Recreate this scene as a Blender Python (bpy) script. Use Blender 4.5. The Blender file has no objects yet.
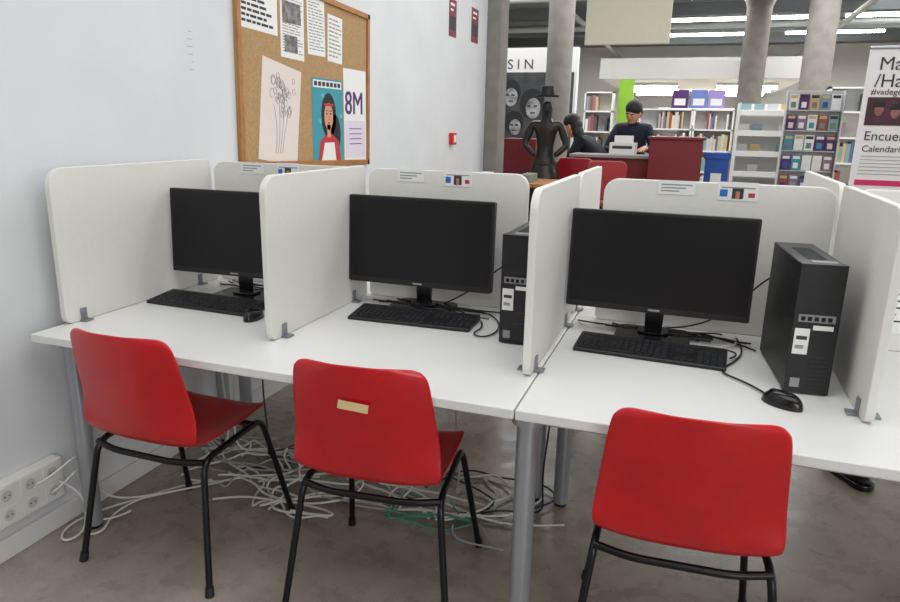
import bpy, bmesh, math, random
from mathutils import Vector, Matrix, Euler
random.seed(7)
S=bpy.context.scene
COL=S.collection
try: S.view_settings.view_transform='Standard'
except Exception: pass
# ------------------------------------------------------------ materials
MATS={}
def M(name,col,rough=.5,metal=0.,noise=0.,nscale=30.,bump=0.,emit=0.,col2=None,spec=None,coat=0.):
    if name in MATS: return MATS[name]
    m=bpy.data.materials.new(name); m.use_nodes=True
    nt=m.node_tree; b=nt.nodes['Principled BSDF']
    b.inputs['Roughness'].default_value=rough; b.inputs['Metallic'].default_value=metal
    c=tuple(col)+(1,)
    b.inputs['Base Color'].default_value=c
    if spec is not None: b.inputs['Specular IOR Level'].default_value=spec
    if coat: b.inputs['Coat Weight'].default_value=coat; b.inputs['Coat Roughness'].default_value=.15
    tc=nt.nodes.new('ShaderNodeTexCoord')
    nz=nt.nodes.new('ShaderNodeTexNoise'); nz.inputs['Scale'].default_value=nscale; nz.inputs['Detail'].default_value=5
    nt.links.new(tc.outputs['Object'],nz.inputs['Vector'])
    rp=nt.nodes.new('ShaderNodeValToRGB')
    k=noise if noise else 0.02
    c2=col2 if col2 else [max(0,x*(1-k)) for x in col]
    rp.color_ramp.elements[0].position=.35; rp.color_ramp.elements[1].position=.65
    rp.color_ramp.elements[0].color=tuple(c2)+(1,); rp.color_ramp.elements[1].color=c
    nt.links.new(nz.outputs['Fac'],rp.inputs['Fac']); nt.links.new(rp.outputs['Color'],b.inputs['Base Color'])
    if bump:
        bp=nt.nodes.new('ShaderNodeBump'); bp.inputs['Strength'].default_value=bump; bp.inputs['Distance'].default_value=.01
        nt.links.new(nz.outputs['Fac'],bp.inputs['Height']); nt.links.new(bp.outputs['Normal'],b.inputs['Normal'])
    if emit:
        b.inputs['Emission Color'].default_value=c; b.inputs['Emission Strength'].default_value=emit
    MATS[name]=m; return m
def srgb(r,g,b):
    f=lambda v:(v/255/12.92) if v/255<=.04045 else ((v/255+.055)/1.055)**2.4
    return (f(r),f(g),f(b))
wallw=M('wall_paint',srgb(221,223,225),.85,noise=.06,nscale=2.5,bump=.18)
wall2=M('wall_far_paint',srgb(224,223,220),.85,noise=.04,nscale=2)
trimw=M('trim_white',srgb(222,222,220),.5)
lam=M('laminate_white',srgb(230,229,226),.36,noise=.02,nscale=4)
panelm=M('divider_laminate',srgb(225,223,216),.6,noise=.02,nscale=60)
silver=M('leg_silver',srgb(170,174,180),.35,metal=.6,noise=.03)
greymet=M('bracket_grey',srgb(140,145,150),.4,metal=.5)
redp=M('red_plastic',srgb(204,14,26),.33,noise=.10,nscale=18,coat=.25)
redd=M('red_dark_plastic',srgb(150,20,30),.4,noise=.08,nscale=14)
blk=M('black_plastic',srgb(22,22,24),.45,noise=.1)
blk2=M('black_plastic_gloss',srgb(14,14,16),.22)
scr=M('screen_dark',srgb(12,13,16),.3,spec=.35)
keym=M('key_black',srgb(34,35,38),.55)
blkmet=M('black_tube',srgb(20,20,22),.3,metal=.3)
wht=M('paper_white',srgb(235,235,232),.8)
sock=M('socket_white',srgb(225,224,218),.4)
sockd=M('socket_dark',srgb(70,70,70),.6)
cabw=M('cable_white',srgb(218,216,208),.5)
cabg=M('cable_grey',srgb(165,167,165),.5)
cabt=M('cable_teal',srgb(70,150,135),.5)
cork=M('cork',srgb(184,150,105),.9,noise=.25,nscale=120,bump=.2)
wood=M('wood_frame',srgb(176,120,62),.5,noise=.25,nscale=15)
conc=M('concrete',srgb(140,135,128),.85,noise=.2,nscale=6,bump=.2)
ceilm=M('ceiling_grey',srgb(124,127,128),.9,noise=.15,nscale=2)
beamm=M('beam_dark',srgb(92,96,98),.7,noise=.1)
tube=M('tube_light',(1,.99,.96),.5,emit=24)
burg=M('burgundy',srgb(112,20,30),.5,noise=.08)
bronze=M('bronze_dark',srgb(48,44,40),.35,metal=.6,noise=.3,nscale=20)
skin=M('skin',srgb(205,150,120),.55)
hairm=M('hair_dark',srgb(22,18,17),.6)
cloth=M('cloth_black',srgb(24,26,32),.85,noise=.2)
cloth2=M('cloth_navy',srgb(34,38,52),.85,noise=.2)
blue=M('bin_blue',srgb(25,75,160),.45)
green=M('lime_green',srgb(140,190,50),.6)
teal=M('poster_teal',srgb(60,150,165),.7)
purp=M('poster_purple',srgb(85,45,110),.7)
prd=M('poster_red',srgb(190,50,60),.7)
ink=M('ink',srgb(60,60,65),.8)
inkl=M('ink_light',srgb(150,150,152),.8)
pink=M('pink',srgb(205,40,100),.7)
orange=M('orange',srgb(225,140,50),.7)
yellow=M('yellow',srgb(225,200,80),.7)
cream=M('cream_panel',srgb(215,211,190),.7)
newsp=M('news_photo',srgb(150,148,145),.8,noise=.7,nscale=25)
tape=M('tape_beige',srgb(215,190,140),.7)
shoe=M('shoe_black',srgb(18,18,20),.4)
def floor_mat():
    m=bpy.data.materials.new('floor_concrete'); m.use_nodes=True; nt=m.node_tree; b=nt.nodes['Principled BSDF']
    tc=nt.nodes.new('ShaderNodeTexCoord')
    def noise(sc,det,ro=.5,dist=0.):
        n=nt.nodes.new('ShaderNodeTexNoise'); n.inputs['Scale'].default_value=sc; n.inputs['Detail'].default_value=det; n.inputs['Roughness'].default_value=ro; n.inputs['Distortion'].default_value=dist
        nt.links.new(tc.outputs['Object'],n.inputs['Vector']); return n
    def ramp(src,p0,p1,c0,c1):
        r=nt.nodes.new('ShaderNodeValToRGB'); r.color_ramp.elements[0].position=p0; r.color_ramp.elements[1].position=p1
        r.color_ramp.elements[0].color=tuple(c0)+(1,); r.color_ramp.elements[1].color=tuple(c1)+(1,); nt.links.new(src,r.inputs['Fac']); return r
    def mul(a,b_,f):
        x=nt.nodes.new('ShaderNodeMixRGB'); x.blend_type='MULTIPLY'; x.inputs[0].default_value=f
        nt.links.new(a,x.inputs[1]); nt.links.new(b_,x.inputs[2]); return x.outputs['Color']
    n1=noise(2.2,10,.65,.6); n2=noise(9,6,.6,.3); n3=noise(110,2)
    def voro(sc):
        vo=nt.nodes.new('ShaderNodeTexVoronoi'); vo.inputs['Scale'].default_value=sc; nt.links.new(tc.outputs['Object'],vo.inputs['Vector']); return vo
    c=ramp(n1.outputs['Fac'],.32,.66,srgb(134,124,112),srgb(172,163,150)).outputs['Color']
    c=mul(c,ramp(n2.outputs['Fac'],.36,.56,(.80,.79,.77),(1,1,1)).outputs['Color'],.7)
    c=mul(c,ramp(n3.outputs['Fac'],.34,.5,(.72,.72,.72),(1,1,1)).outputs['Color'],.35)
    c=mul(c,ramp(voro(30).outputs['Distance'],.06,.11,(.4,.39,.37),(1,1,1)).outputs['Color'],.55)
    c=mul(c,ramp(voro(9).outputs['Distance'],.03,.05,(.3,.29,.27),(1,1,1)).outputs['Color'],.7)
    nt.links.new(c,b.inputs['Base Color']); 
    rr=ramp(n2.outputs['Fac'],.35,.65,(.22,.22,.22),(.38,.38,.38)); nt.links.new(rr.outputs['Color'],b.inputs['Roughness'])
    return m
floorm=floor_mat()
# ------------------------------------------------------------ helpers
def root(name,loc=(0,0,0),rotz=0.):
    o=bpy.data.objects.new(name,None); o.location=loc; o.rotation_euler=(0,0,rotz); o.empty_display_size=.1
    COL.objects.link(o); return o
class MB:
    def __init__(s): s.v=[]; s.f=[]; s.m=[]; s.mats=[]
    def mi(s,m):
        if m not in s.mats: s.mats.append(m)
        return s.mats.index(m)
    def add(s,vs,fs,m,T=None):
        o=len(s.v); s.v+=[(T@Vector(v)) if T else Vector(v) for v in vs]
        i=s.mi(m)
        for f in fs: s.f.append([o+k for k in f]); s.m.append(i)
    def box(s,a,b,m,T=None):
        x0,y0,z0=a; x1,y1,z1=b
        vs=[(x0,y0,z0),(x1,y0,z0),(x1,y1,z0),(x0,y1,z0),(x0,y0,z1),(x1,y0,z1),(x1,y1,z1),(x0,y1,z1)]
        s.add(vs,[(3,2,1,0),(4,5,6,7),(0,1,5,4),(1,2,6,5),(2,3,7,6),(3,0,4,7)],m,T)
    def cyl(s,c0,c1,r0,r1,m,n=24,T=None):
        c0=Vector(c0);c1=Vector(c1); d=(c1-c0).normalized()
        a=d.orthogonal().normalized(); b=d.cross(a)
        vs=[c0+r0*(math.cos(2*math.pi*i/n)*a+math.sin(2*math.pi*i/n)*b) for i in range(n)]
        vs+=[c1+r1*(math.cos(2*math.pi*i/n)*a+math.sin(2*math.pi*i/n)*b) for i in range(n)]
        fs=[(i,(i+1)%n,n+(i+1)%n,n+i) for i in range(n)]+[tuple(reversed(range(n))),tuple(range(n,2*n))]
        s.add(vs,fs,m,T)
    def ell(s,c,r,m,T=None,n=16,k=10):
        vs=[];fs=[]
        for j in range(k+1):
            th=math.pi*j/k
            for i in range(n):
                ph=2*math.pi*i/n
                vs.append((c[0]+r[0]*math.sin(th)*math.cos(ph),c[1]+r[1]*math.sin(th)*math.sin(ph),c[2]+r[2]*math.cos(th)))
        for j in range(k):
            for i in range(n): fs.append((j*n+i,(j+1)*n+i,(j+1)*n+(i+1)%n,j*n+(i+1)%n))
        s.add(vs,fs,m,T)
    def prism(s,pts,axis,t0,t1,m,T=None):
        def mk(p,t): return (t,p[0],p[1]) if axis=='x' else ((p[0],t,p[1]) if axis=='y' else (p[0],p[1],t))
        n=len(pts); vs=[mk(p,t0) for p in pts]+[mk(p,t1) for p in pts]
        fs=[tuple(range(n))[::-1],tuple(range(n,2*n))]+[(i,(i+1)%n,n+(i+1)%n,n+i) for i in range(n)]
        s.add(vs,fs,m,T)
    def obj(s,name,parent=None,bevel=0,smooth=False,seg=2):
        me=bpy.data.meshes.new(name); me.from_pydata([tuple(v) for v in s.v],[],s.f)
        for m in s.mats: me.materials.append(m)
        for p,i in zip(me.polygons,s.m): p.material_index=i
        bm=bmesh.new(); bm.from_mesh(me); bmesh.ops.recalc_face_normals(bm,faces=bm.faces); bm.to_mesh(me); bm.free()
        o=bpy.data.objects.new(name,me); COL.objects.link(o)
        if parent: o.parent=parent
        if bevel:
            b=o.modifiers.new('bevel','BEVEL'); b.width=bevel; b.segments=seg; b.limit_method='ANGLE'
        if smooth:
            for p in me.polygons: p.use_smooth=True
            try: me.set_sharp_from_angle(angle=math.radians(40))
            except Exception: pass
        return o
def rrect(x0,y0,x1,y1,r,n=6):
    rs=r if isinstance(r,(list,tuple)) else [r]*4
    out=[]
    for (cx,cy,a0,rr) in ((x0,y0,180,rs[0]),(x1,y0,270,rs[1]),(x1,y1,0,rs[2]),(x0,y1,90,rs[3])):
        sx=1 if cx==x0 else -1; sy=1 if cy==y0 else -1
        ox=cx+sx*rr; oy=cy+sy*rr
        if rr<=0: out.append((cx,cy)); continue
        for i in range(n+1):
            a=math.radians(a0+90*i/n); out.append((ox+rr*math.cos(a),oy+rr*math.sin(a)))
    return out
def fillet(pts,r,n=5):
    pts=[Vector(p) for p in pts]; out=[pts[0]]
    for i in range(1,len(pts)-1):
        a,b,c=pts[i-1],pts[i],pts[i+1]
        d1=(a-b);d2=(c-b); k=min(r,d1.length*.45,d2.length*.45)
        p=b+d1.normalized()*k; q=b+d2.normalized()*k
        for j in range(n+1):
            t=j/n; out.append((1-t)**2*p+2*t*(1-t)*b+t*t*q)
    out.append(pts[-1]); return out
def tubes(name,lines,r,mat,parent=None,kind='POLY',res=3,caps=True):
    cu=bpy.data.curves.new(name,'CURVE'); cu.dimensions='3D'; cu.bevel_depth=r; cu.bevel_resolution=res; cu.use_fill_caps=caps
    for L in lines:
        sp=cu.splines.new(kind); sp.points.add(len(L)-1)
        for i,p in enumerate(L): sp.points[i].co=(p[0],p[1],p[2],1)
        if kind=='NURBS': sp.order_u=4; sp.use_endpoint_u=True; sp.resolution_u=6
        sp.use_smooth=True
    cu.materials.append(mat)
    t=bpy.data.objects.new(name,cu); COL.objects.link(t)
    dg=bpy.context.evaluated_depsgraph_get(); me=bpy.data.meshes.new_from_object(t.evaluated_get(dg))
    bpy.data.objects.remove(t); me.name=name
    o=bpy.data.objects.new(name,me); COL.objects.link(o)
    if parent: o.parent=parent
    for p in me.polygons: p.use_smooth=True
    return o
def text(name,s,loc,size,mat,rot=(math.pi/2,0,0),parent=None,align='LEFT',extr=.0008):
    cu=bpy.data.curves.new(name,'FONT'); cu.body=s; cu.size=size; cu.extrude=extr; cu.align_x=align
    cu.materials.append(mat)
    t=bpy.data.objects.new(name,cu); COL.objects.link(t)
    dg=bpy.context.evaluated_depsgraph_get(); me=bpy.data.meshes.new_from_object(t.evaluated_get(dg)); bpy.data.objects.remove(t)
    o=bpy.data.objects.new(name,me); COL.objects.link(o); o.location=loc; o.rotation_euler=rot
    if parent: o.parent=parent
    return o
def simple(name,a,b,m,bevel=0,parent=None):
    q=MB(); q.box(a,b,m); return q.obj(name,parent,bevel)
# ------------------------------------------------------------ room shell
H=3.7
simple('floor',(-5,-5,-.1),(9,20,0),floorm)
simple('wall_left',(-.30,-5,0),(-.06,5.2,H),wallw)
simple('wall_left_return',(-5,5.0,0),(-.30,5.2,H),wallw)
simple('wall_left_far',(-5.2,5.2,0),(-5,20,H),wall2)
simple('wall_far',(-5.2,20,0),(9.2,20.2,H),wall2)
simple('wall_right',(9,-5,0),(9.2,20,H),wall2)
simple('wall_near',(-.3,-5.2,0),(9.2,-5,H),wall2)
simple('ceiling',(-5.2,-5.2,H),(9.2,20.2,H+.1),ceilm)
simple('baseboard_left',(-.06,-4.99,0),(-.045,5.2,.075),trimw,.003)
for i,yy in enumerate((10.2,12.8,15.2,17.4)):
    simple('trim_%d'%(i+1),(-4.99,yy,H-.22),(8.99,yy+.25,H),beamm)
simple('ceiling_soffit',(.12,12,2.30),(3.6,19.99,2.66),M('soffit',srgb(222,222,218),.8))
# ------------------------------------------------------------ lamps
def lamp(x,y,z,L):
    r=root('ceiling_tube_lamp',(x,y,z))
    q=MB(); q.box((-L/2,-.09,0),(L/2,.09,.05),trimw); q.obj('housing',r)
    q=MB(); q.cyl((-L/2+.02,-.04,-.02),(L/2-.02,-.04,-.02),.028,.028,tube,12); q.cyl((-L/2+.02,.04,-.02),(L/2-.02,.04,-.02),.028,.028,tube,12); q.obj('tubes',r)
    return r
zc=H-.09
for (x,y,z,L) in ((-.9,11.0,zc,1.5),(3.0,11.6,zc,2.8),(2.2,14.2,zc,3.4),(5.6,14.2,zc,2.4),(1.2,16.6,zc,4),(4.6,16.6,zc,2.),(1.0,13.2,2.24,1.0),(1.0,14.6,2.24,1.0),(2.75,13.2,2.24,1.1),(2.75,14.6,2.24,1.1),(1.0,16.2,2.24,1.1),(2.75,16.2,2.24,1.1),(5,9.5,zc,2.),(-2.6,13,zc,1.6)):
    lamp(x,y,z,L)
def area(name,loc,rot,sx,sy,p,col=(1,1,1)):
    l=bpy.data.lights.new(name,'AREA'); l.shape='RECTANGLE'; l.size=sx; l.size_y=sy; l.energy=p; l.color=col
    o=bpy.data.objects.new(name,l); o.location=loc; o.rotation_euler=rot; COL.objects.link(o); return o
area('window_daylight',(4.2,-4.9,2.2),(math.radians(80),0,math.radians(10)),6,2.6,200,(.955,.98,1))
area('ceiling_light_near',(2.2,-.6,H-.05),(0,0,0),4,2.5,78,(.98,.99,1))
area('ceiling_light_mid',(2.2,3.2,H-.05),(0,0,0),3.5,2.5,82,(.98,.99,1))
area('ceiling_light_far',(1.5,8.2,H-.05),(0,0,0),7,3,300,(.98,.99,1))
area('alcove_light',(1.9,15,2.22),(0,0,0),3,4.5,210,(1,1,.98))
area('ceiling_light_right',(6,12,H-.05),(0,0,0),3,6,240,(.98,.99,1))
area('window_daylight_side',(8.9,3,2.1),(math.radians(90),0,math.radians(90)),6,2.4,115,(.955,.98,1))
# ------------------------------------------------------------ tables
YB=.925
def table(x0,x1,y0,y1,legs):
    r=root('desk',((x0+x1)/2,(y0+y1)/2,0)); w=(x1-x0)/2; d=(y1-y0)/2
    q=MB(); q.box((-w,-d,.713),(w,d,.74),lam); q.obj('top',r,.003)
    q=MB()
    q.box((-w+.08,-d+.08,.675),(w-.08,-d+.11,.712),silver); q.box((-w+.08,d-.11,.675),(w-.08,d-.08,.712),silver)
    q.box((-w+.06,-d+.08,.675),(-w+.09,d-.08,.712),silver); q.box((w-.09,-d+.08,.675),(w-.06,d-.08,.712),silver)
    q.obj('frame',r)
    for i,(lx,ly) in enumerate(legs):
        q=MB(); X=lx-(x0+x1)/2; Y=ly-(y0+y1)/2
        q.cyl((X,Y,.012),(X,Y,.712),.028,.028,silver,28); q.cyl((X,Y,0),(X,Y,.012),.024,.024,blk,20); q.cyl((X,Y,.69),(X,Y,.712),.042,.042,silver,28)
        q.obj('leg_%d'%(i+1),r,smooth=True)
table(-.005,1.598,0,YB-.002,[(.06,.095),(.06,.84),(1.50,.86)])
table(1.602,3.2,0.0,YB-.002,[(1.625,.055),(1.60,.85),(3.1,.1),(3.1,.84)])
table(-.005,1.598,YB+.002,1.85,[(.06,1.0),(.06,1.77),(1.5,1.77)])
table(1.602,3.2,YB+.002,1.85,[(1.68,1.77),(3.1,1.0),(3.1,1.77)])
for xa,xb in ((.25,1.2),(1.85,3.0)):
    q=MB(); q.box((xa,.66,.64),(xb,.80,.644),greymet); q.box((xa,.66,.64),(xb,.664,.68),greymet); q.box((xa,.796,.64),(xb,.80,.712),greymet); q.obj('cable_tray')
# ------------------------------------------------------------ dividers
ZT=1.26
def bracket(q,x,y,dx):
    q.box((x,y-.018,.741),(x+dx*.026,y+.018,.746),greymet)
    q.box((x,y-.012,.741),(x+dx*.005,y+.012,.785),greymet)
def side(x,ya,yb,zt=ZT,rf=.06):
    r=root('desk_divider_panel')
    q=MB(); q.prism(rrect(ya,.741,yb,zt,[.03,.01,.02,rf],8),'x',x-.011,x+.011,panelm); q.obj('panel',r,.003)
    q=MB()
    for y in (ya+.07,yb-.12):
        bracket(q,x+.0115,y,1)
        if x>.1: bracket(q,x-.0115,y,-1)
    q.obj('clamps',r,.001)
side(.012,.115,YB-.02)
side(.742,.225,YB-.02)
side(1.575,.225,YB-.02)
side(2.415,.225,YB-.02)
side(1.575,YB+.02,1.5); side(2.415,YB+.02,1.74)
def backp(xa,xb,zt=1.25):
    r=root('desk_back_panel')
    q=MB(); q.prism(rrect(xa,.741,xb,zt,[.02,.02,.05,.05],8),'y',YB-.012,YB+.012,panelm); q.obj('panel',r,.003)
backp(.03,.70); backp(.76,1.40); backp(1.67,2.395); backp(2.44,3.15)
def label(x0,x1,z0,z1,kind):
    r=root('desk_label',(0,YB-.0125,0))
    q=MB(); q.box((x0,-.0012,z0),(x1,0,z1),wht)
    n=3 if kind==0 else 1
    for i in range(n):
        zz=z1-(z1-z0)*(.3+.22*i); q.box((x0+.01,-.0018,zz-.002),(x1-.01-.02*i,-.0012,zz+.002),inkl)
    if kind==1:
        w=x1-x0; q.box((x0+w*.06,-.0018,z0+.012),(x0+w*.25,-.0012,z0+.035),M('lab_blue',srgb(40,110,190),.6))
        q.box((x0+w*.36,-.0018,z0+.006),(x0+w*.64,-.0012,z0+.04),ink)
        q.box((x0+w*.45,-.0024,z0+.006),(x0+w*.55,-.0018,z0+.03),M('lab_skin',srgb(200,120,100),.6))
        q.box((x0+w*.76,-.0018,z0+.012),(x0+w*.92,-.0012,z0+.026),prd)
    q.obj('paper',r)
for a,b in ((.17,.28),(.885,.995),(1.85,1.97)): label(a,b,1.205,1.252,0)
for a,b in ((.345,.45),(1.075,1.185),(2.04,2.165)): label(a,b,1.195,1.255,1)
r=root('info_sheet',(2.47,YB-.014,.80)); q=MB(); q.box((0,-.001,0),(.21,0,.29),wht); q.box((.02,-.0016,.2),(.19,-.001,.26),M('lab_blue',srgb(40,110,190),.6))
for i in range(7): q.box((.02,-.0016,.17-i*.022),(.18-.02*(i%3),-.001,.175-i*.022),ink)
q.obj('paper',r)
# ------------------------------------------------------------ monitors
def monitor(x,y,rotz,w=.565,h=.325,zc=.998):
    r=root('computer_monitor',(x,y,.74),rotz); zc-=.74
    T=Matrix.Translation((0,0,zc))@Matrix.Rotation(math.radians(-3),4,'X')
    q=MB(); q.prism(rrect(-w/2,-h/2,w/2,h/2,.006,3),'y',-.012,.018,blk,T); q.obj('bezel',r,.002)
    q=MB(); q.box((-w/2+.009,-.0126,-h/2+.02),(w/2-.009,-.0118,h/2-.009),scr,T); q.obj('screen',r)
    q=MB(); q.prism(rrect(-w/2+.1,-h/2+.05,w/2-.1,h/2-.06,.03,4),'y',.017,.045,blk,T); q.obj('back_housing',r,.006)
    q=MB(); q.box((-.018,-.0126,-h/2+.007),(.018,-.0119,-h/2+.013),inkl,T); q.obj('badge',r)
    q=MB(); q.prism([(-.028,.012),(.028,.012),(.036,zc),(-.036,zc)],'y',.045,.062,blk2); q.obj('neck',r,.003)
    q=MB(); q.prism(rrect(-.12,-.045,.12,.125,.03,6),'z',0.0005,.012,blk2); q.prism(rrect(-.05,.02,.05,.09,.02,5),'z',.012,.02,blk2); q.obj('base',r,.003)
    return r
monitor(.325,.64,math.radians(2)); monitor(1.037,.765,0); monitor(1.882,.73,math.radians(-1),w=.575)
# ------------------------------------------------------------ keyboards & mice
def keyboard(x,y,rot):
    r=root('keyboard',(x,y,.7405),rot)
    q=MB(); q.prism([(-.075,0),(.075,0),(.075,.024),(.06,.026),(-.07,.012),(-.075,.009)],'x',-.225,.225,blk); q.obj('body',r,.003)
    q=MB(); T=Matrix.Translation((0,0,.0105))@Matrix.Rotation(math.atan2(.013,.13),4,'X')
    def key(cx,cy,w,d=.0155):
        q.add([(cx-w/2,cy-d/2,0),(cx+w/2,cy-d/2,0),(cx+w/2,cy+d/2,0),(cx-w/2,cy+d/2,0),
               (cx-w/2+.0015,cy-d/2+.0015,.0075),(cx+w/2-.0015,cy-d/2+.0015,.0075),(cx+w/2-.0015,cy+d/2-.0015,.0075),(cx-w/2+.0015,cy+d/2-.0015,.0075)],
              [(4,5,6,7),(0,1,5,4),(1,2,6,5),(2,3,7,6),(3,0,4,7)],keym,Matrix.Translation((0,0,.0035))@T)
    for row in range(6):
        cy=-.055+row*.0195+(.006 if row==5 else 0)
        if row==0:
            for cx,w in [(-.205,.024),(-.18,.02),(-.157,.02),(-.09,.1),(-.024,.02),(-.001,.02),(.022,.02),(.047,.024)]: key(cx,cy,w)
        else:
            for i in range(14): key(-.207+i*.0194,cy,.0165)
        for i in range(3):
            if row==2 or (row==1 and i!=1): continue
            key(.083+i*.0194,cy,.0165)
        if row<5:
            for i in range(4): key(.15+i*.0194,cy,.0165)
    q.obj('keys',r)
    return r
keyboard(.275,.515,math.radians(-2)); keyboard(1.07,.635,math.radians(2)); keyboard(1.885,.58,math.radians(-3))
def mouse(x,y,rot):
    r=root('computer_mouse',(x,y,.7405),rot)
    vs=[];fs=[];n=20;k=8
    for j in range(k+1):
        t=j/k
        sc=math.cos(t*math.pi/2)**.6 if j<k else 0.0
        for i in range(n):
            a=2*math.pi*i/n
            vs.append((.031*sc*math.cos(a)*(1+.1*math.sin(a)),.055*sc*math.sin(a)-.006*t,.036*math.sin(t*math.pi/2)))
    for j in range(k):
        for i in range(n): fs.append((j*n+i,j*n+(i+1)%n,(j+1)*n+(i+1)%n,(j+1)*n+i))
    fs.append(tuple(range(n))[::-1])
    q=MB(); q.add(vs,fs,blk2); q.obj('shell',r,smooth=True)
    q=MB(); q.cyl((-.004,.028,.026),(.004,.028,.026),.009,.009,keym,14); q.obj('wheel',r)
mouse(.54,.43,math.radians(10)); mouse(2.232,.29,math.radians(50))
# ------------------------------------------------------------ PC towers
def tower(x,y,rot,w=.108,d=.35,h=.352):
    r=root('computer_tower',(x,y,.7405),rot)
    q=MB(); q.box((-w/2,-d/2+.015,.005),(w/2,d/2,h),blk); q.obj('case',r,.004)
    q=MB(); q.box((-w/2-.001,-d/2-.012,.004),(w/2+.001,-d/2+.015,h+.001),blk)
    q.box((-w/2+.004,-d/2-.0128,h-.118),(w/2-.004,-d/2-.012,h-.1165),keym)
    for i in range(8): q.box((-w/2+.05,-d/2-.0134,.02+i*.012),(w/2-.012,-d/2-.012,.026+i*.012),keym)
    q.obj('front_bezel',r,.001)
    q=MB()
    for i in range(12): q.box((-w/2+.03,-d/2+.07+i*.016,h+.0),(w/2-.03,-d/2+.078+i*.016,h+.0015),keym)
    q.box((-w/2+.03,-d/2+.01,h+.001),(w/2-.015,-d/2+.04,h+.0022),inkl)
    q.obj('top_vents',r)
    q=MB(); q.box((-w/2+.01,-d/2-.0145,h-.152),(w/2-.01,-d/2-.012,h-.132),greymet)
    for i in range(5): q.box((-w/2+.016+i*.016,-d/2-.0155,h-.148),(-w/2+.026+i*.016,-d/2-.0145,h-.137),blk2)
    q.box((-w/2+.006,-d/2-.0145,h-.24),(-w/2+.042,-d/2-.0122,h-.17),wht)
    q.box((-w/2+.011,-d/2-.0148,h-.20),(-w/2+.037,-d/2-.0145,h-.19),ink)
    q.box((-w/2+.011,-d/2-.0148,h-.225),(-w/2+.031,-d/2-.0145,h-.215),inkl)
    q.box((-w/2+.012,-d/2-.014,.02),(-w/2+.035,-d/2-.012,.045),inkl)
    q.box((w/2-.06,-d/2-.0145,h-.172),(w/2-.012,-d/2-.0122,h-.160),wht)
    q.obj('ports_and_labels',r)
    q=MB()
    for sx in (-1,1):
        for sy in (-1,1): q.cyl((sx*(w/2-.02),sy*(d/2-.03),0),(sx*(w/2-.02),sy*(d/2-.03),.006),.01,.01,blk,12)
    q.obj('feet',r)
tower(2.282,.575,math.radians(5)); tower(1.475,.69,math.radians(0))
# ------------------------------------------------------------ desk cables
def squig(x0,y0,x1,y1,z,n=7,amp=.05):
    L=[]
    for i in range(n+1):
        t=i/n; L.append((x0+(x1-x0)*t+random.uniform(-amp,amp)*(0<i<n),y0+(y1-y0)*t+random.uniform(-amp,amp)*(0<i<n)*.5,z+random.uniform(0,.01)))
    return L
for (xa,xb) in ((.1,.68),(.82,1.38),(1.66,2.2)):
    Ls=[squig(random.uniform(xa,xa+.2),random.uniform(.80,.87),random.uniform(xb-.2,xb),random.uniform(.72,.86),.745,8,.035) for _ in range(8)]
    tubes('desk_cables',Ls,.0028,blk,kind='NURBS')
tubes('desk_cables',[[(1.62,.85,.747),(1.75,.80,.752),(1.9,.86,.75),(2.05,.84,.747),(2.15,.78,.747),(2.2,.72,.747)],[(1.3,.70,.747),(1.34,.62,.747),(1.30,.56,.747),(1.36,.50,.746),(1.40,.60,.746),(1.36,.74,.746),(1.3,.8,.746)],
  [(2.20,.33,.747),(2.16,.42,.746),(2.06,.46,.746),(2.14,.58,.746),(2.17,.72,.746),(2.15,.84,.746)],[(.52,.49,.747),(.51,.6,.746),(.5,.66,.746),(.52,.78,.746)],
  [(2.27,.765,1.0),(2.22,.87,.97),(2.14,.88,.82),(2.0,.87,.75),(1.88,.85,.75)],[(1.48,.885,.95),(1.4,.88,.97),(1.3,.86,.9),(1.2,.86,.8),(1.1,.86,.75)],[(1.66,.70,.747),(1.72,.66,.75),(1.80,.70,.75),(1.95,.68,.75),(2.1,.7,.75),(2.16,.66,.75),(2.12,.6,.75)]],.0028,blk,kind='NURBS')
tubes('desk_cable_white',[[(.85,.86,.747),(.95,.89,.75),(1.1,.86,.748),(1.2,.88,.748)],[(.1,.82,.747),(.16,.78,.75),(.22,.84,.75),(.2,.88,.748)],[(1.63,.82,.747),(1.66,.76,.75),(1.7,.80,.75),(1.8,.86,.75),(1.82,.88,.748)],[(2.15,.86,.747),(2.12,.80,.75),(2.18,.76,.75),(2.1,.72,.75)]],.003,cabw,kind='NURBS')
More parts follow.
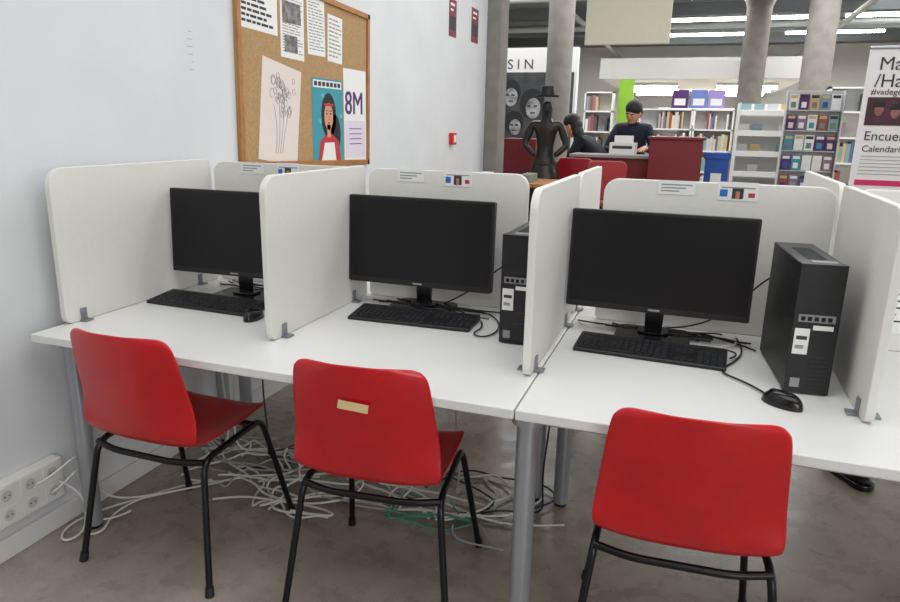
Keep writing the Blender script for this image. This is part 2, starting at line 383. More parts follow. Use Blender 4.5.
# ------------------------------------------------------------ chairs
def chair(x,y,rot,z=0,sticker=False,mat=None):
    r=root('plastic_chair',(x,y,z),rot)
    prof=[(-.300,.826,.145),(-.300,.822,.166),(-.298,.808,.182),(-.294,.785,.190),(-.285,.74,.196),(-.272,.68,.202),(-.256,.61,.209),(-.243,.55,.215),(-.234,.505,.218),(-.224,.475,.216),(-.200,.453,.208),(-.16,.441,.203),(-.05,.436,.202),(.07,.44,.201),(.15,.444,.198),(.185,.442,.19),(.203,.433,.176),(.210,.42,.16)]
    N=14; vs=[];fs=[]
    for j,(py,pz,hw) in enumerate(prof):
        back=max(0,min(1,(pz-.45)/.12)) if j<10 else 0
        for i in range(N+1):
            u=-1+2*i/N
            yy=py+back*.045*u*u; zz=pz+(1-back)*.022*abs(u)**3
            if j<3: zz-=.012*u*u*(1 if j==0 else .6)
            if j>14: yy-=.02*u*u
            vs.append((u*hw,yy,zz))
    for j in range(len(prof)-1):
        for i in range(N): a=j*(N+1)+i; fs.append((a,a+1,a+N+2,a+N+1))
    q=MB(); q.add(vs,fs,mat or redp); o=q.obj('seat_shell',r,smooth=True)
    s=o.modifiers.new('solid','SOLIDIFY'); s.thickness=.008; s.offset=0
    ss=o.modifiers.new('sub','SUBSURF'); ss.levels=1; ss.render_levels=2
    L=[]
    for sx in (-1,1):
        L.append(fillet([(sx*.25,-.25,0.01),(sx*.205,-.18,.412),(sx*.19,.14,.418),(sx*.235,.24,0.01)],.05))
    L.append(fillet([(-.205,-.18,.408),(-.12,-.205,.405),(.12,-.205,.405),(.205,-.18,.408)],.06)); L.append([(-.195,.10,.412),(.195,.10,.412)])
    tubes('frame',L,.0105,blkmet,r)
    q=MB()
    for sx in (-1,1):
        q.cyl((sx*.251,-.252,0),(sx*.248,-.246,.03),.014,.013,blk,14); q.cyl((sx*.236,.242,0),(sx*.234,.236,.03),.014,.013,blk,14)
    q.obj('feet',r)
    if sticker:
        q=MB(); T=Matrix.Translation((0.0,-.2975,.715))@Matrix.Rotation(math.radians(-11),4,'X')@Matrix.Rotation(math.radians(4),4,'Y')
        q.box((-.042,0,-.011),(.042,.002,.011),tape,T); q.obj('tape_label',r)
    return r
chair(.437,.180,math.radians(0)); chair(1.17,.215,math.radians(5),sticker=True); chair(2.012,.205,math.radians(3.5))
chair(.75,2.15,math.radians(175)); chair(2.0,2.25,math.radians(190))
# ------------------------------------------------------------ socket strip & floor cables
r=root('wall_socket_box',(-.06,-.11,.128))
q=MB(); q.box((0,-.17,0),(.045,.17,.15),sock); q.obj('box',r,.006)
q=MB()
for i in range(4):
    for j in range(2):
        cy=-.125+i*.083; cz=.042+j*.068
        q.prism(rrect(cy-.031,cz-.030,cy+.031,cz+.030,.006,3),'x',.0452,.048,trimw)
        q.cyl((.0481,cy,cz),(.0484,cy,cz),.019,.019,M('socket_inner',srgb(196,194,188),.5),20)
        q.cyl((.0487,cy-.008,cz),(.049,cy-.008,cz),.003,.003,sockd,8); q.cyl((.0487,cy+.008,cz),(.049,cy+.008,cz),.003,.003,sockd,8)
q.obj('sockets',r)
tubes('socket_cable',[[(-.005,.0,.17),(.04,.03,.21),(.03,.09,.25),(.0,.11,.13),(.02,.10,.03),(.08,.03,.012),(.06,-.04,.012),(.0,.0,.012),(-.02,.1,.012),(.05,.25,.012),(.2,.4,.012)],
 [(-.005,-.05,.23),(.05,-.02,.26),(.03,.09,.30),(.0,.13,.2),(.02,.18,.03),(.1,.3,.012),(.3,.5,.012)],[(-.03,.15,.42),(-.03,.14,.3),(.0,.12,.15),(.03,.08,.02),(.1,.12,.012),(.12,.2,.012)],
 [(-.005,.03,.2),(.05,.06,.16),(.04,.10,.06),(.10,.0,.012),(.14,.08,.012),(.05,.16,.012),(.1,.35,.012),(.25,.5,.012)]],.004,cabw,kind='NURBS')
def floorcables(name,n,reg,mat,r=.004,drop=0):
    Ls=[]
    x0,x1,y0,y1=reg
    for k in range(n):
        x=random.uniform(x0,x1);y=random.uniform(y0,y1);a=random.uniform(0,6.28);L=[]
        if drop>k:
            L=[(x,.74,.6),(x+random.uniform(-.03,.03),.73,.4),(x+random.uniform(-.05,.05),.72,.15)]; y=.72
        for i in range(14):
            L.append((x,y,.006+random.random()*.02)); a+=random.uniform(-.9,.9)
            x+=.09*math.cos(a); y+=.055*math.sin(a)
            if not x0<x<x1: a=math.pi-a; x=min(max(x,x0),x1)
            if not y0<y<y1: a=-a; y=min(max(y,y0),y1)
        Ls.append(L)
    tubes(name,Ls,r,mat,kind='NURBS')
floorcables('floor_cables_white',13,(0.0,.85,.38,.85),cabw,drop=3,r=.0045)
floorcables('floor_cables_white',8,(.8,1.75,.55,.95),cabw,drop=3)
floorcables('floor_cables_grey',7,(.05,1.5,.45,.9),cabg,drop=2)
floorcables('floor_cables_teal',2,(1.0,1.35,.5,.7),cabt,r=.0035)
floorcables('floor_cables_black',3,(.3,1.7,.6,.95),blk,r=.0035,drop=3)
q=MB(); q.box((1.36,.52,.60),(1.43,.56,.712),sock); q.box((1.375,.517,.62),(1.415,.52,.66),inkl); q.obj('power_strip',None,.005)
def shoe_(x,y,rot):
    r=root('shoe',(x,y,0),rot); q=MB()
    q.prism(rrect(-.045,-.14,.045,.14,.044,6),'z',0,.025,blk2); q.obj('sole',r,.004)
    q=MB(); q.ell((0,-.05,.035),(.042,.085,.035),shoe); q.ell((0,.07,.05),(.04,.065,.055),shoe); q.obj('upper',r,smooth=True)
shoe_(2.70,1.52,.5)
# ------------------------------------------------------------ bulletin board (on wall_left)
WX=-.06
r=root('bulletin_board',(WX,1.895,1.635)); r.rotation_euler=(math.radians(-1.8),0,0)
hy,hz=.675,.455
q=MB(); q.box((.001,-hy,-hz),(.012,hy,hz),cork); q.obj('cork',r)
q=MB()
for a,b in (((-hy,-hz),(hy,-hz+.03)),((-hy,hz-.03),(hy,hz)),((-hy,-hz),(-hy+.03,hz)),((hy-.03,-hz),(hy,hz))):
    q.box((.001,a[0],a[1]),(.024,b[0],b[1]),wood)
q.obj('frame',r,.002)
def wallpoly(q,pts,lay,m):
    x=WX+.0125+lay*.0007
    q.prism(pts,'x',x,x+.0006,m)
def rot2(pts,c,a):
    ca,sa=math.cos(a),math.sin(a); return [(c[0]+(p[0]-c[0])*ca-(p[1]-c[1])*sa,c[1]+(p[0]-c[0])*sa+(p[1]-c[1])*ca) for p in pts]
def R4(a,b,c,d): return [(a,b),(c,b),(c,d),(a,d)]
def ov(cy,cz,ry,rz,n=18): return [(cy+ry*math.cos(6.2832*i/n),cz+rz*math.sin(6.2832*i/n)) for i in range(n)]
def textsheet(name,y0,z0,y1,z1,ang=0,dense=12,m=wht,big=False):
    r=root(name); q=MB(); c=((y0+y1)/2,(z0+z1)/2)
    wallpoly(q,rot2(R4(y0,z0,y1,z1),c,ang),0,m)
    w=y1-y0;h=z1-z0
    for i in range(dense):
        zz=z1-h*(.08+.86*i/dense); e=random.uniform(.6,.92)
        t=h/dense*(.42 if big else .3)
        yy=y0+w*.08
        while yy<y0+w*e:
            l=random.uniform(.02,.06); wallpoly(q,rot2(R4(yy,zz-t,min(yy+l,y0+w*.93),zz),c,ang),1,ink if big else inkl); yy+=l+.008
    q.obj('paper',r)
textsheet('notice_sheet',1.25,1.83,1.565,2.06,-.03,8,big=True)
textsheet('news_clipping',1.59,1.73,1.81,2.07,-.03,22)
q=MB(); wallpoly(q,R4(1.62,1.76,1.74,1.84),2,newsp); wallpoly(q,R4(1.61,1.90,1.78,2.0),2,newsp); q.obj('news_picture')
textsheet('notice_sheet',1.845,1.77,2.03,2.06,.0,16); textsheet('notice_sheet',2.06,1.75,2.23,2.0,-.05,10)
c=(1.56,1.45)
r=root('botanical_poster'); q=MB()
wallpoly(q,rot2(R4(1.385,1.21,1.735,1.70),c,-.15),0,M('poster_cream',srgb(226,214,206),.8)); q.obj('paper',r)
Ls=[]
for k in range(34):
    yy=1.58+random.uniform(-.10,.11); zz=1.52+random.uniform(-.08,.12); L=[]
    a0=random.uniform(0,6.28); rr=random.uniform(.010,.022)
    for i in range(9): a=a0+i*.75; L.append((WX+.0145,yy+rr*math.cos(a),zz+rr*1.2*math.sin(a)))
    Ls.append(L)
Ls+= [[(WX+.0145,1.50+.02*k,1.26),(WX+.0145,1.53+.02*k,1.36),(WX+.0145,1.52+.03*k,1.43),(WX+.0145,1.50+.05*k,1.5)] for k in range(4)]
tubes('drawing',Ls,.0009,inkl,r,kind='NURBS',res=1)
def K(pts,dy=.095,dz=-.115): return [(p[0]+dy,p[1]+dz) for p in pts]
r=root('comic_poster'); q=MB()
wallpoly(q,K(R4(1.775,1.31,2.125,1.77)),1,teal)
for i in range(9): wallpoly(q,K(ov(1.80+random.random()*.3,1.34+random.random()*.4,.02,.014,10)),2,M('teal2',srgb(95,180,190),.7))
wallpoly(q,K(R4(1.79,1.72,2.11,1.76)),2,wht)
for i in range(7): wallpoly(q,K(R4(1.80+i*.044,1.728,1.833+i*.044,1.752)),3,ink)
wallpoly(q,K(ov(1.955,1.57,.085,.125)),3,hairm); wallpoly(q,K(ov(2.02,1.47,.07,.11)),3,hairm)
wallpoly(q,K([(1.83,1.315),(2.09,1.315),(2.06,1.43),(1.98,1.47),(1.9,1.46),(1.85,1.42)]),4,prd)
wallpoly(q,K([(1.86,1.315),(2.03,1.315),(2.01,1.42),(1.9,1.42)]),5,wht)
wallpoly(q,K(ov(1.95,1.565,.05,.075)),5,skin); wallpoly(q,K(R4(1.93,1.45,1.97,1.52)),5,skin)
for a in (1.93,1.972): wallpoly(q,K(ov(a,1.58,.009,.005,8)),6,ink); wallpoly(q,K(R4(a-.014,1.594,a+.014,1.598)),6,ink)
wallpoly(q,K(ov(1.952,1.53,.012,.005,8)),6,prd); wallpoly(q,K([(1.95,1.55),(1.962,1.55),(1.956,1.575)]),6,M('skin_shade',srgb(175,115,90),.6))
wallpoly(q,K(R4(1.895,1.622,2.005,1.636)),6,prd)
q.obj('print',r)
r=root('womens_day_poster'); q=MB(); wallpoly(q,R4(2.235,1.19,2.53,1.73),0,wht); wallpoly(q,R4(2.25,1.21,2.51,1.43),1,M('lilac',srgb(225,215,228),.7))
for i in range(4): wallpoly(q,R4(2.3,1.38-i*.03,2.46,1.385-i*.03),2,purp)
q.obj('paper',r)
text('text','8M',(WX+.0145,2.245,1.47),.19,purp,(math.pi/2,0,math.pi/2),r,extr=.002)
def wallposter(y0,z0,y1,z1,bg,fg):
    r=root('wall_poster'); q=MB(); q.box((WX+.001,y0,z0),(WX+.004,y1,z1),bg); q.box((WX+.004,y0+.02,z0+.05),(WX+.005,y1-.02,z0+.16),fg)
    q.box((WX+.004,y0+.03,z1-.05),(WX+.005,y1-.05,z1-.03),wht); q.box((WX+.004,y0+.03,z1-.09),(WX+.005,y1-.08,z1-.075),wht); q.obj('print',r)
pd=M('poster_dark',srgb(120,40,55),.6)
wallposter(4.10,2.13,4.28,2.42,pd,ink); wallposter(4.70,2.15,4.90,2.44,pd,ink)
r=root('fire_alarm_button',(WX,4.2,1.25)); q=MB(); q.box((0.001,-.05,0),(.04,.05,.1),M('alarm_red',srgb(200,30,30),.4)); q.obj('case',r,.006)
q=MB(); q.box((.0402,-.03,.02),(.042,.03,.08),wht); q.obj('glass',r)
q=MB()
for i in range(6): q.box((WX+.0003,.93+random.uniform(-.02,.01),1.62+i*.03),(WX+.0008,.945,1.622+i*.03),inkl)
q.obj('wall_marks')
# ------------------------------------------------------------ background structures
r=root('pillar',(0,0,0)); q=MB(); q.box((-.20,5.21,0),(.075,5.5,H),conc); q.box((-.22,5.2,0),(.085,5.51,.08),conc); q.obj('shaft',r,.012)
def pillar(x,y,r_,z0=0,z1=H,cap=True):
    r=root('pillar',(x,y,0)); q=MB(); q.cyl((0,0,z0),(0,0,z1-.3 if cap else z1),r_,r_,conc,32)
    if cap: q.cyl((0,0,z1-.3),(0,0,z1),r_,r_*1.6,conc,32)
    q.obj('shaft',r,smooth=True)
pillar(.12,8,.17,cap=False); pillar(3.48,10,.2); pillar(2.72,11.6,.2)
simple('wall_display',(-4.9,9,0),(.2,9.15,2.55),wall2)
r=root('portrait_mural'); q=MB(); q.box((-1.15,8.985,1.0),(.16,8.999,2.2),M('mural_grey',srgb(70,72,75),.7,noise=.5,nscale=4))
dk=M('mural_dark',srgb(30,31,34),.7); lt=M('mural_light',srgb(172,172,172),.7,noise=.75,nscale=7)
for (cx,cz,s_) in ((-.80,1.86,.17),(-.45,1.70,.19),(-.05,1.88,.16),(-.72,1.42,.15),(-.08,1.45,.15)):
    q.prism([(cx+s_*1.0*math.cos(6.283*i/20),cz+.05+s_*1.15*math.sin(6.283*i/20)) for i in range(20)],'y',8.982,8.985,dk)
    q.prism([(cx+s_*.6*math.cos(6.283*i/20)+.02,cz-.02+s_*.8*math.sin(6.283*i/20)) for i in range(20)],'y',8.979,8.982,lt)
    for e in (-1,1): q.box((cx+e*s_*.27-.02,8.977,cz+.0),(cx+e*s_*.27+.03,8.979,cz+.025),dk)
    q.box((cx-.02,8.977,cz-s_*.5),(cx+.05,8.979,cz-s_*.4),dk)
q.obj('print',r)
text('sign_letters','S I N',(-.86,8.995,2.25),.2,ink)
r=root('hanging_panel',(1.18,6,2.24)); q=MB(); q.box((-.42,-.03,0),(.42,.03,1.0),cream); q.obj('panel',r,.01)
q=MB()
for sx in (-.35,.35): q.cyl((sx,0,1.0),(sx,0,H-2.24),.006,.006,greymet,8)
q.obj('hangers',r)
tubes('ceiling_pipes',[[(-4.9,9.8,3.35),(8.9,9.8,3.35)],[(-4.9,12.9,3.3),(8.9,12.9,3.3)],[(4.2,7,3.3),(4.2,19.9,3.3)],[(-.4,7,3.4),(-.4,19.9,3.4)]],.05,M('pipe_grey',srgb(160,162,160),.5),res=4)
simple('trim_green',(.62,10.9,0),(.86,11.0,2.22),green)
PAL=[M('book_%d'%i,srgb(*c),.7) for i,c in enumerate([(150,80,70),(90,105,140),(215,208,192),(120,135,115),(200,175,125),(80,80,84),(230,228,220),(140,115,135),(130,160,165),(195,195,195)])]
def shelf(x0,x1,y0,y1,z0,z1,rows,fill=.6):
    r=root('bookshelf'); q=MB(); t=.025
    q.box((x0,y0,z0),(x0+t,y1,z1),lam); q.box((x1-t,y0,z0),(x1,y1,z1),lam); q.box((x0,y1-.015,z0),(x1,y1,z1),lam)
    hh=(z1-z0)/rows
    for i in range(rows+1): q.box((x0,y0,z0+i*hh-(t if i==rows else 0)),(x1,y1,z0+i*hh+(0 if i==rows else t)),lam)
    q.obj('frame',r)
    q=MB()
    for i in range(rows):
        x=x0+t+.01
        while x<x1-t-.06:
            w=random.uniform(.02,.055)
            if random.random()<.06: x+=random.uniform(.1,.3)*(1-fill)*2
            elif x+w<x1-t: q.box((x,y0+.03,z0+i*hh+t),(x+w*.95,y1-.03,z0+i*hh+t+hh*random.uniform(.55,.82)),random.choice(PAL))
            x+=w
    q.obj('books',r)
shelf(.98,1.85,11,11.3,0,1.75,5); shelf(1.87,2.5,10.99,11.3,0,1.75,5); shelf(.1,.58,10.5,10.8,0,2.0,6)
shelf(3.55,4.4,9.0,9.3,0,2.0,6); shelf(4.45,5.3,9.0,9.3,0,2.0,6); shelf(1.0,3.5,16,16.3,0,1.9,5); shelf(3.7,5.5,13,13.3,0,1.8,5)
for (x,z,m) in ((1.62,1.76,purp),(1.92,1.76,M('poster_sky',srgb(110,130,200),.6)),(2.2,1.76,M('poster_lilac',srgb(160,140,205),.6))):
    r=root('display_poster',(x,11.1,z)); q=MB(); q.box((-.13,0,0),(.13,.01,.30),m); q.box((-.09,-.002,.05),(.09,0,.16),wht); q.obj('print',r)
r=root('white_display_unit',(2.75,8.1,0))
q=MB()
for i in range(6):
    z=.35+i*.25; q.box((-.32,-.2+i*.04,z),(.32,.1+i*.03,z+.02),lam); q.box((-.32,-.21+i*.04,z),(.32,-.2+i*.04,z+.07),lam)
q.box((-.34,-.22,0),(-.32,.28,1.75),lam); q.box((.32,-.22,0),(.34,.28,1.75),lam); q.box((-.32,.26,0),(.32,.28,1.75),lam)
q.obj('rack',r,.003)
q=MB()
for i in range(6):
    for j in range(4):
        if random.random()<.7: q.box((-.3+j*.155,-.05+i*.04,.37+i*.25),(-.18+j*.155,-.035+i*.04,.50+i*.25),random.choice([wht,PAL[6],PAL[2],PAL[8],PAL[9],PAL[4]]))
q.obj('leaflets',r)
shelf(2.75,3.45,9.4,9.7,0,1.35,4,fill=.2)
r=root('magazine_rack',(3.12,7,0))
q=MB(); q.box((-.27,.06,0),(.27,.09,1.85),PAL[9]); q.box((-.28,-.1,0),(.28,.1,.06),PAL[9]); q.box((-.28,-.05,0),(-.268,.09,1.85),PAL[9]); q.box((.268,-.05,0),(.28,.09,1.85),PAL[9])
for i in range(8): q.box((-.26,-.03,.13+i*.215),(.26,.06,.142+i*.215),PAL[9])
q.obj('stand',r,.003)
q=MB(); mag=[teal,purp,PAL[1],wht,PAL[6],PAL[0],PAL[3],PAL[7],PAL[4],M('mag_blue',srgb(50,80,150),.6),PAL[8],PAL[2],wht]
for i in range(8):
    for j in range(5):
        xx=-.255+j*.103; a=random.choice(mag); q.box((xx,-.02,.145+i*.215),(xx+.092,.0,.145+i*.215+.16),a)
        q.box((xx+.01,-.022,.145+i*.215+.12),(xx+.082,-.02,.145+i*.215+.15),random.choice([wht,PAL[4],ink]))
        q.box((xx+.02,-.022,.145+i*.215+.02),(xx+.07,-.02,.145+i*.215+.08),random.choice(mag))
q.obj('magazines',r)
# banner
r=root('rollup_banner',(2.905,3.5,-.205))
q=MB(); q.box((0,-.004,.28),(.85,.004,2.13),M('banner_white',srgb(228,224,222),.6)); q.obj('sheet',r)
q=MB(); q.box((-.01,-.1,.205),(.86,.1,.28),silver); q.cyl((.0,0,2.13),(.85,0,2.13),.012,.012,silver,12); q.obj('base_and_rail',r,.004)
text('title','Marzo',(.06,-.006,2.0),.11,ink,parent=r); text('title_2','/Hadegal',(.05,-.006,1.90),.11,ink,parent=r)
text('hashtag','#vadegénere',(.04,-.006,1.855),.05,ink,parent=r)
text('heading','Encuentros',(.04,-.006,1.58),.08,ink,parent=r); text('sub','Calendario',(.04,-.006,1.51),.055,ink,parent=r)
fc=M('banner_face',srgb(150,98,90),.6,noise=.3,nscale=25)
q=MB(); q.box((.03,-.006,1.67),(.82,-.004,1.84),M('banner_photo',srgb(80,36,50),.6,noise=.6,nscale=9))
for (fx,fz) in ((.10,1.765),(.19,1.75)): q.ell((fx,-.006,fz),(.026,.003,.038),fc); q.ell((fx,-.006,fz+.03),(.032,.0035,.025),hairm)
for i in range(6): q.box((.04,-.006,1.48-i*.022),(.4-.05*(i%3),-.004,1.484-i*.022),inkl)
q.box((.03,-.006,1.30),(.82,-.004,1.335),pink)
q.obj('graphics',r)
# service counter
r=root('service_counter',(0,0,0))
q=MB(); q.box((.75,5.75,0),(1.53,5.8,1.12),burg); q.box((1.53,5.5,0),(2.02,5.56,1.32),burg); q.box((1.53,5.56,0),(1.57,6.2,1.32),burg)
q.box((.72,5.72,1.12),(1.53,6.15,1.15),M('counter_top',srgb(150,145,140),.4)); q.box((1.51,5.48,1.32),(2.04,6.2,1.345),burg); q.obj('body',r,.004)
simple('red_cabinet',(-.15,6.2,0),(.25,6.6,1.28),burg,.006)
r=root('white_printer',(1.24,5.95,1.151)); q=MB(); q.box((-.13,-.12,0),(.13,.14,.12),lam); q.box((-.09,-.05,.12),(.09,.12,.19),lam); q.box((-.1,-.121,.06),(.1,-.12,.09),ink); q.obj('case',r,.008)
r=root('recycling_bin',(2.17,5.95,0)); q=MB()
q.box((-.11,-.11,0),(.11,.11,1.14),blue); q.box((-.12,-.12,1.14),(.12,.12,1.2),blue); q.box((-.05,-.112,.9),(.05,-.111,1.0),wht); q.obj('bin',r,.008)
r=root('display_table',(.45,4.2,0)); q=MB(); q.box((-.4,-.3,.94),(.4,.3,.97),wood)
for sx in (-.35,.35):
    for sy in (-.25,.25): q.cyl((sx,sy,0),(sx,sy,.94),.02,.02,blkmet,12)
q.obj('table',r,.003)
q=MB()
for i in range(5): q.box((-.36+i*.13,-.2,.971),(-.27+i*.13,.1,.985+random.random()*.05),random.choice(PAL+[orange,burg]))
q.obj('books',r,.002)
def stool(x,y,rot):
    r=root('high_chair',(x,y,0),rot); q=MB()
    q.prism(rrect(-.18,.78,.18,1.13,.06),'y',-.2,-.17,redd); q.prism(rrect(-.2,-.2,.2,.2,.05),'z',.72,.76,redd); q.obj('seat_and_back',r,.01)
    q=MB()
    for sx in (-1,1):
        for sy in (-1,1): q.cyl((sx*.22,sy*.22,0),(sx*.17,sy*.17,.72),.012,.012,blkmet,12)
        q.cyl((sx*.205,-.205,.3),(sx*.205,.205,.3),.009,.009,blkmet,10)
        q.cyl((sx*.14,-.18,.74),(sx*.14,-.18,.80),.012,.012,blkmet,10)
    q.obj('legs',r,smooth=True)
stool(1.17,5.0,math.radians(15)); stool(.90,5.4,math.radians(-10))
# ------------------------------------------------------------ figures
def figure(name,loc,rotz,J,E,mats,matf,rootv=0,sc=1):
    r=root(name,loc,rotz); r.scale=(sc,sc,sc)
    names=list(J); idx={n:i for i,n in enumerate(names)}
    me=bpy.data.meshes.new('b'); me.from_pydata([J[n][:3] for n in names],[(idx[a],idx[b]) for a,b in E],[])
    o=bpy.data.objects.new('b',me); COL.objects.link(o)
    mod=o.modifiers.new('skin','SKIN'); mod.use_smooth_shade=True
    for i,n in enumerate(names):
        rr=J[n][3]; ry=J[n][4] if len(J[n])>4 else rr
        me.skin_vertices[0].data[i].radius=(rr,ry); me.skin_vertices[0].data[i].use_root=(i==rootv)
    s=o.modifiers.new('s','SUBSURF'); s.levels=2; s.render_levels=2
    dg=bpy.context.evaluated_depsgraph_get(); m2=bpy.data.meshes.new_from_object(o.evaluated_get(dg)); bpy.data.objects.remove(o)
    b=bpy.data.objects.new('body',m2); COL.objects.link(b); b.parent=r
    m2.materials.clear()
    for m in mats: m2.materials.append(m)
    for p in m2.polygons: p.material_index=matf(p.center); p.use_smooth=True
    return r
def hand(J,E,side,wrist,palm,dirv,spread):
    w=Vector(J[wrist][:3]); d=Vector(dirv).normalized(); sp=Vector(spread).normalized()
    pm=w+d*.05; J[side+'palm']=(*pm,.03,.016); E.append((wrist,side+'palm'))
    dn=Vector((0,0,-1))
    for k,(off,ln) in enumerate(((-.03,.07),(-.01,.08),(.01,.075),(.03,.06))):
        a=pm+d*.04+sp*off; b=a+d*ln*.5+dn*.006; c=b+d*ln*.45+dn*.02
        for nm,p,rr in (('a',a,.009),('b',b,.0085),('c',c,.007)): J['%sf%d%s'%(side,k,nm)]=(*p,rr)
        E+= [(side+'palm','%sf%da'%(side,k)),('%sf%da'%(side,k),'%sf%db'%(side,k)),('%sf%db'%(side,k),'%sf%dc'%(side,k))]
    a=pm-sp*.035+d*.0; b=a-sp*.02+d*.03
    J[side+'ta']=(*a,.01); J[side+'tb']=(*b,.009); E+=[(side+'palm',side+'ta'),(side+'ta',side+'tb')]
def headparts(r,c,tilt,hair=hairm,sk=skin,long=False):
    T=Matrix.Translation(c)@Matrix.Rotation(tilt[0],4,'X')@Matrix.Rotation(tilt[1],4,'Z')
    q=MB(); q.ell((0,0,0),(.075,.092,.115),sk,T,20,14); q.ell((0,-.02,-.06),(.052,.062,.055),sk,T)
    q.prism([(-.012,-.02),(.012,-.02),(.004,.03),(-.004,.03)],'y',-.112,-.08,sk,T)
    for sx in (-1,1): q.ell((sx*.076,.0,-.005),(.012,.02,.03),sk,T,10,8)
    q.obj('head',r,smooth=True)
    q=MB()
    for sx in (-1,1): q.ell((sx*.03,-.083,.012),(.012,.008,.007),wht,T,10,8); q.ell((sx*.03,-.089,.012),(.006,.004,.006),hair,T,8,6); q.box((sx*.03-.016,-.094,.028),(sx*.03+.016,-.084,.034),hair,T)
    q.ell((0,-.088,-.05),(.022,.008,.006),M('lips',srgb(160,80,75),.5),T,10,6)
    q.obj('face',r,smooth=True)
    q=MB(); q.ell((0,.014,.052),(.088,.098,.088),hair,T,20,14); q.ell((0,.04,.0),(.085,.078,.09),hair,T,20,14)
    if long: q.ell((0,.05,-.07),(.085,.06,.13),hair,T,16,10)
    q.obj('hair',r,smooth=True)
E=[('pel','wst'),('wst','chs'),('chs','nkb'),('nkb','nk'),('chs','shL'),('shL','elL'),('elL','wrL'),('chs','shR'),('shR','elR'),('elR','wrR'),('pel','hpL'),('hpL','knL'),('knL','anL'),('anL','toL'),('pel','hpR'),('hpR','knR'),('knR','anR'),('anR','toR')]
legs={'hpL':(.1,.12,.88,.1),'knL':(.11,.10,.48,.065),'anL':(.12,.14,.09,.042),'toL':(.13,-.0,.04,.04),'hpR':(-.1,.12,.88,.1),'knR':(-.11,.06,.48,.065),'anR':(-.12,.1,.09,.042),'toR':(-.13,-.04,.04,.04)}
J={'pel':(0,.12,.93,.15,.11),'wst':(0,.07,1.08,.14,.1),'chs':(0,-.02,1.27,.17,.11),'nkb':(0,-.07,1.41,.075,.07),'nk':(0,-.10,1.47,.05,.05),
 'shL':(.17,-.03,1.36,.065),'elL':(.25,-.12,1.13,.05),'wrL':(.16,-.34,1.17,.03),'shR':(-.17,-.03,1.36,.065),'elR':(-.26,-.10,1.13,.05),'wrR':(-.14,-.34,1.17,.03),**legs}
E1=list(E); hand(J,E1,'L','wrL',None,(-.2,-1,-.1),(-1,.0,0)); hand(J,E1,'R','wrR',None,(.2,-1,-.1),(1,0,0))
r=figure('librarian',(1.26,6.72,0),0,J,E1,[cloth2,skin],lambda c:1 if (c.z>1.44 or c.y<-.33) else 0,sc=1.035)
headparts(r,(0,-.15,1.53),(math.radians(28),math.radians(-20)))
J={'pel':(0,.20,.90,.15,.12),'wst':(0,.08,1.03,.14,.1),'chs':(0,-.10,1.14,.17,.11),'nkb':(0,-.21,1.24,.07,.065),'nk':(0,-.26,1.28,.05,.05),
 'shL':(.17,-.13,1.21,.065),'elL':(.24,-.22,.98,.05),'wrL':(.14,-.42,.95,.03),'shR':(-.17,-.13,1.21,.065),'elR':(-.24,-.22,.98,.05),'wrR':(-.14,-.42,.95,.03),**legs}
E2=list(E); hand(J,E2,'L','wrL',None,(-.2,-1,-.1),(-1,0,0)); hand(J,E2,'R','wrR',None,(.2,-1,-.1),(1,0,0))
r=figure('library_visitor',(.90,6.42,0),math.radians(-105),J,E2,[cloth,skin],lambda c:1 if ((c.z>1.27 and c.y<-.22) or c.y<-.41) else 0,sc=1.04)
headparts(r,(0,-.30,1.37),(math.radians(20),0),long=True)
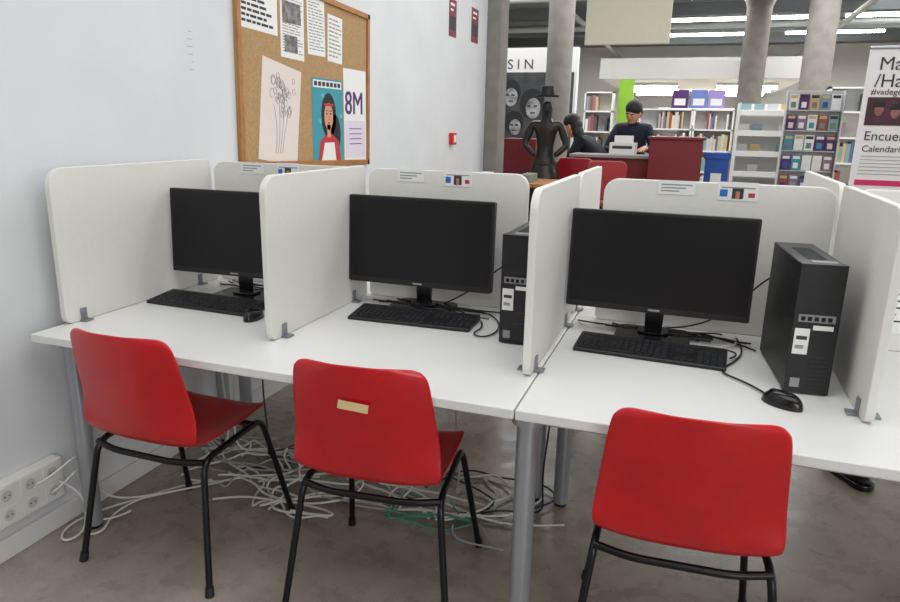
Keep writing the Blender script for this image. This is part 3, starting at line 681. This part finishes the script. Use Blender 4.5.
# statue
J={'pel':(0,0,.10,.10,.08),'wst':(0,0,.24,.075,.06),'chs':(0,0,.42,.11,.075),'nkb':(0,-.01,.54,.05,.045),'hd':(0,-.03,.63,.055,.06),'hd2':(0,-.03,.70,.06,.065),
 'shL':(.13,0,.49,.05),'elL':(.20,-.03,.30,.035),'wrL':(.09,-.09,.20,.025),'shR':(-.13,0,.49,.05),'elR':(-.20,-.02,.30,.035),'wrR':(-.09,-.09,.20,.025),
 'hpL':(.07,0,.06,.08),'knL':(.09,-.02,-.22,.055),'anL':(.09,.02,-.47,.04),'toL':(.1,-.09,-.5,.03),'hpR':(-.07,0,.06,.08),'knR':(-.09,-.03,-.22,.055),'anR':(-.09,.0,-.47,.04),'toR':(-.1,-.11,-.5,.03)}
E3=[e if e!=('nkb','nk') else ('nkb','hd') for e in E]+[('hd','hd2')]
r=figure('bronze_statue',(.61,5.0,.95),math.radians(10),J,E3,[bronze],lambda c:0)
q=MB(); q.cyl((0,-.03,.735),(0,-.03,.75),.105,.11,bronze,24); q.cyl((0,-.03,.75),(0,-.03,.83),.07,.055,bronze,24); q.prism([(-.012,.61),(.012,.61),(0,.67)],'y',-.11,-.08,bronze); q.obj('hat',r,.004,True)
q=MB(); q.cyl((0,0,-.03),(0,0,.12),.16,.1,bronze,24); q.obj('jacket_skirt',r,.01,True)
q=MB(); q.box((-.2,-.17,-.95),(.2,.17,-.55),burg); q.box((-.23,-.2,-.56),(.23,.2,-.53),burg); q.obj('plinth',r,.005)
# ------------------------------------------------------------ world & camera
w=bpy.data.worlds.new('world'); S.world=w; w.use_nodes=True; w.node_tree.nodes['Background'].inputs[0].default_value=(.7,.75,.8,1); w.node_tree.nodes['Background'].inputs[1].default_value=.5
def camR(yaw,pitch,roll):
    cy,sy=math.cos(yaw),math.sin(yaw); cp,sp=math.cos(pitch),math.sin(pitch)
    f=Vector((-sy*cp,cy*cp,sp)); rt=Vector((cy,sy,0)); up=rt.cross(f)
    cr,sr=math.cos(roll),math.sin(roll); return cr*rt+sr*up,-sr*rt+cr*up,f
rt,up,f=camR(.335,-.254,.020)
cam=bpy.data.cameras.new('camera'); co=bpy.data.objects.new('camera',cam); COL.objects.link(co)
cam.sensor_width=36; cam.sensor_fit='HORIZONTAL'; cam.lens=36*680/900; cam.clip_start=.05; cam.clip_end=100
mm=Matrix((rt,up,-f)).transposed().to_4x4(); mm.translation=Vector((1.958,-1.528,1.42)); co.matrix_world=mm
S.camera=co
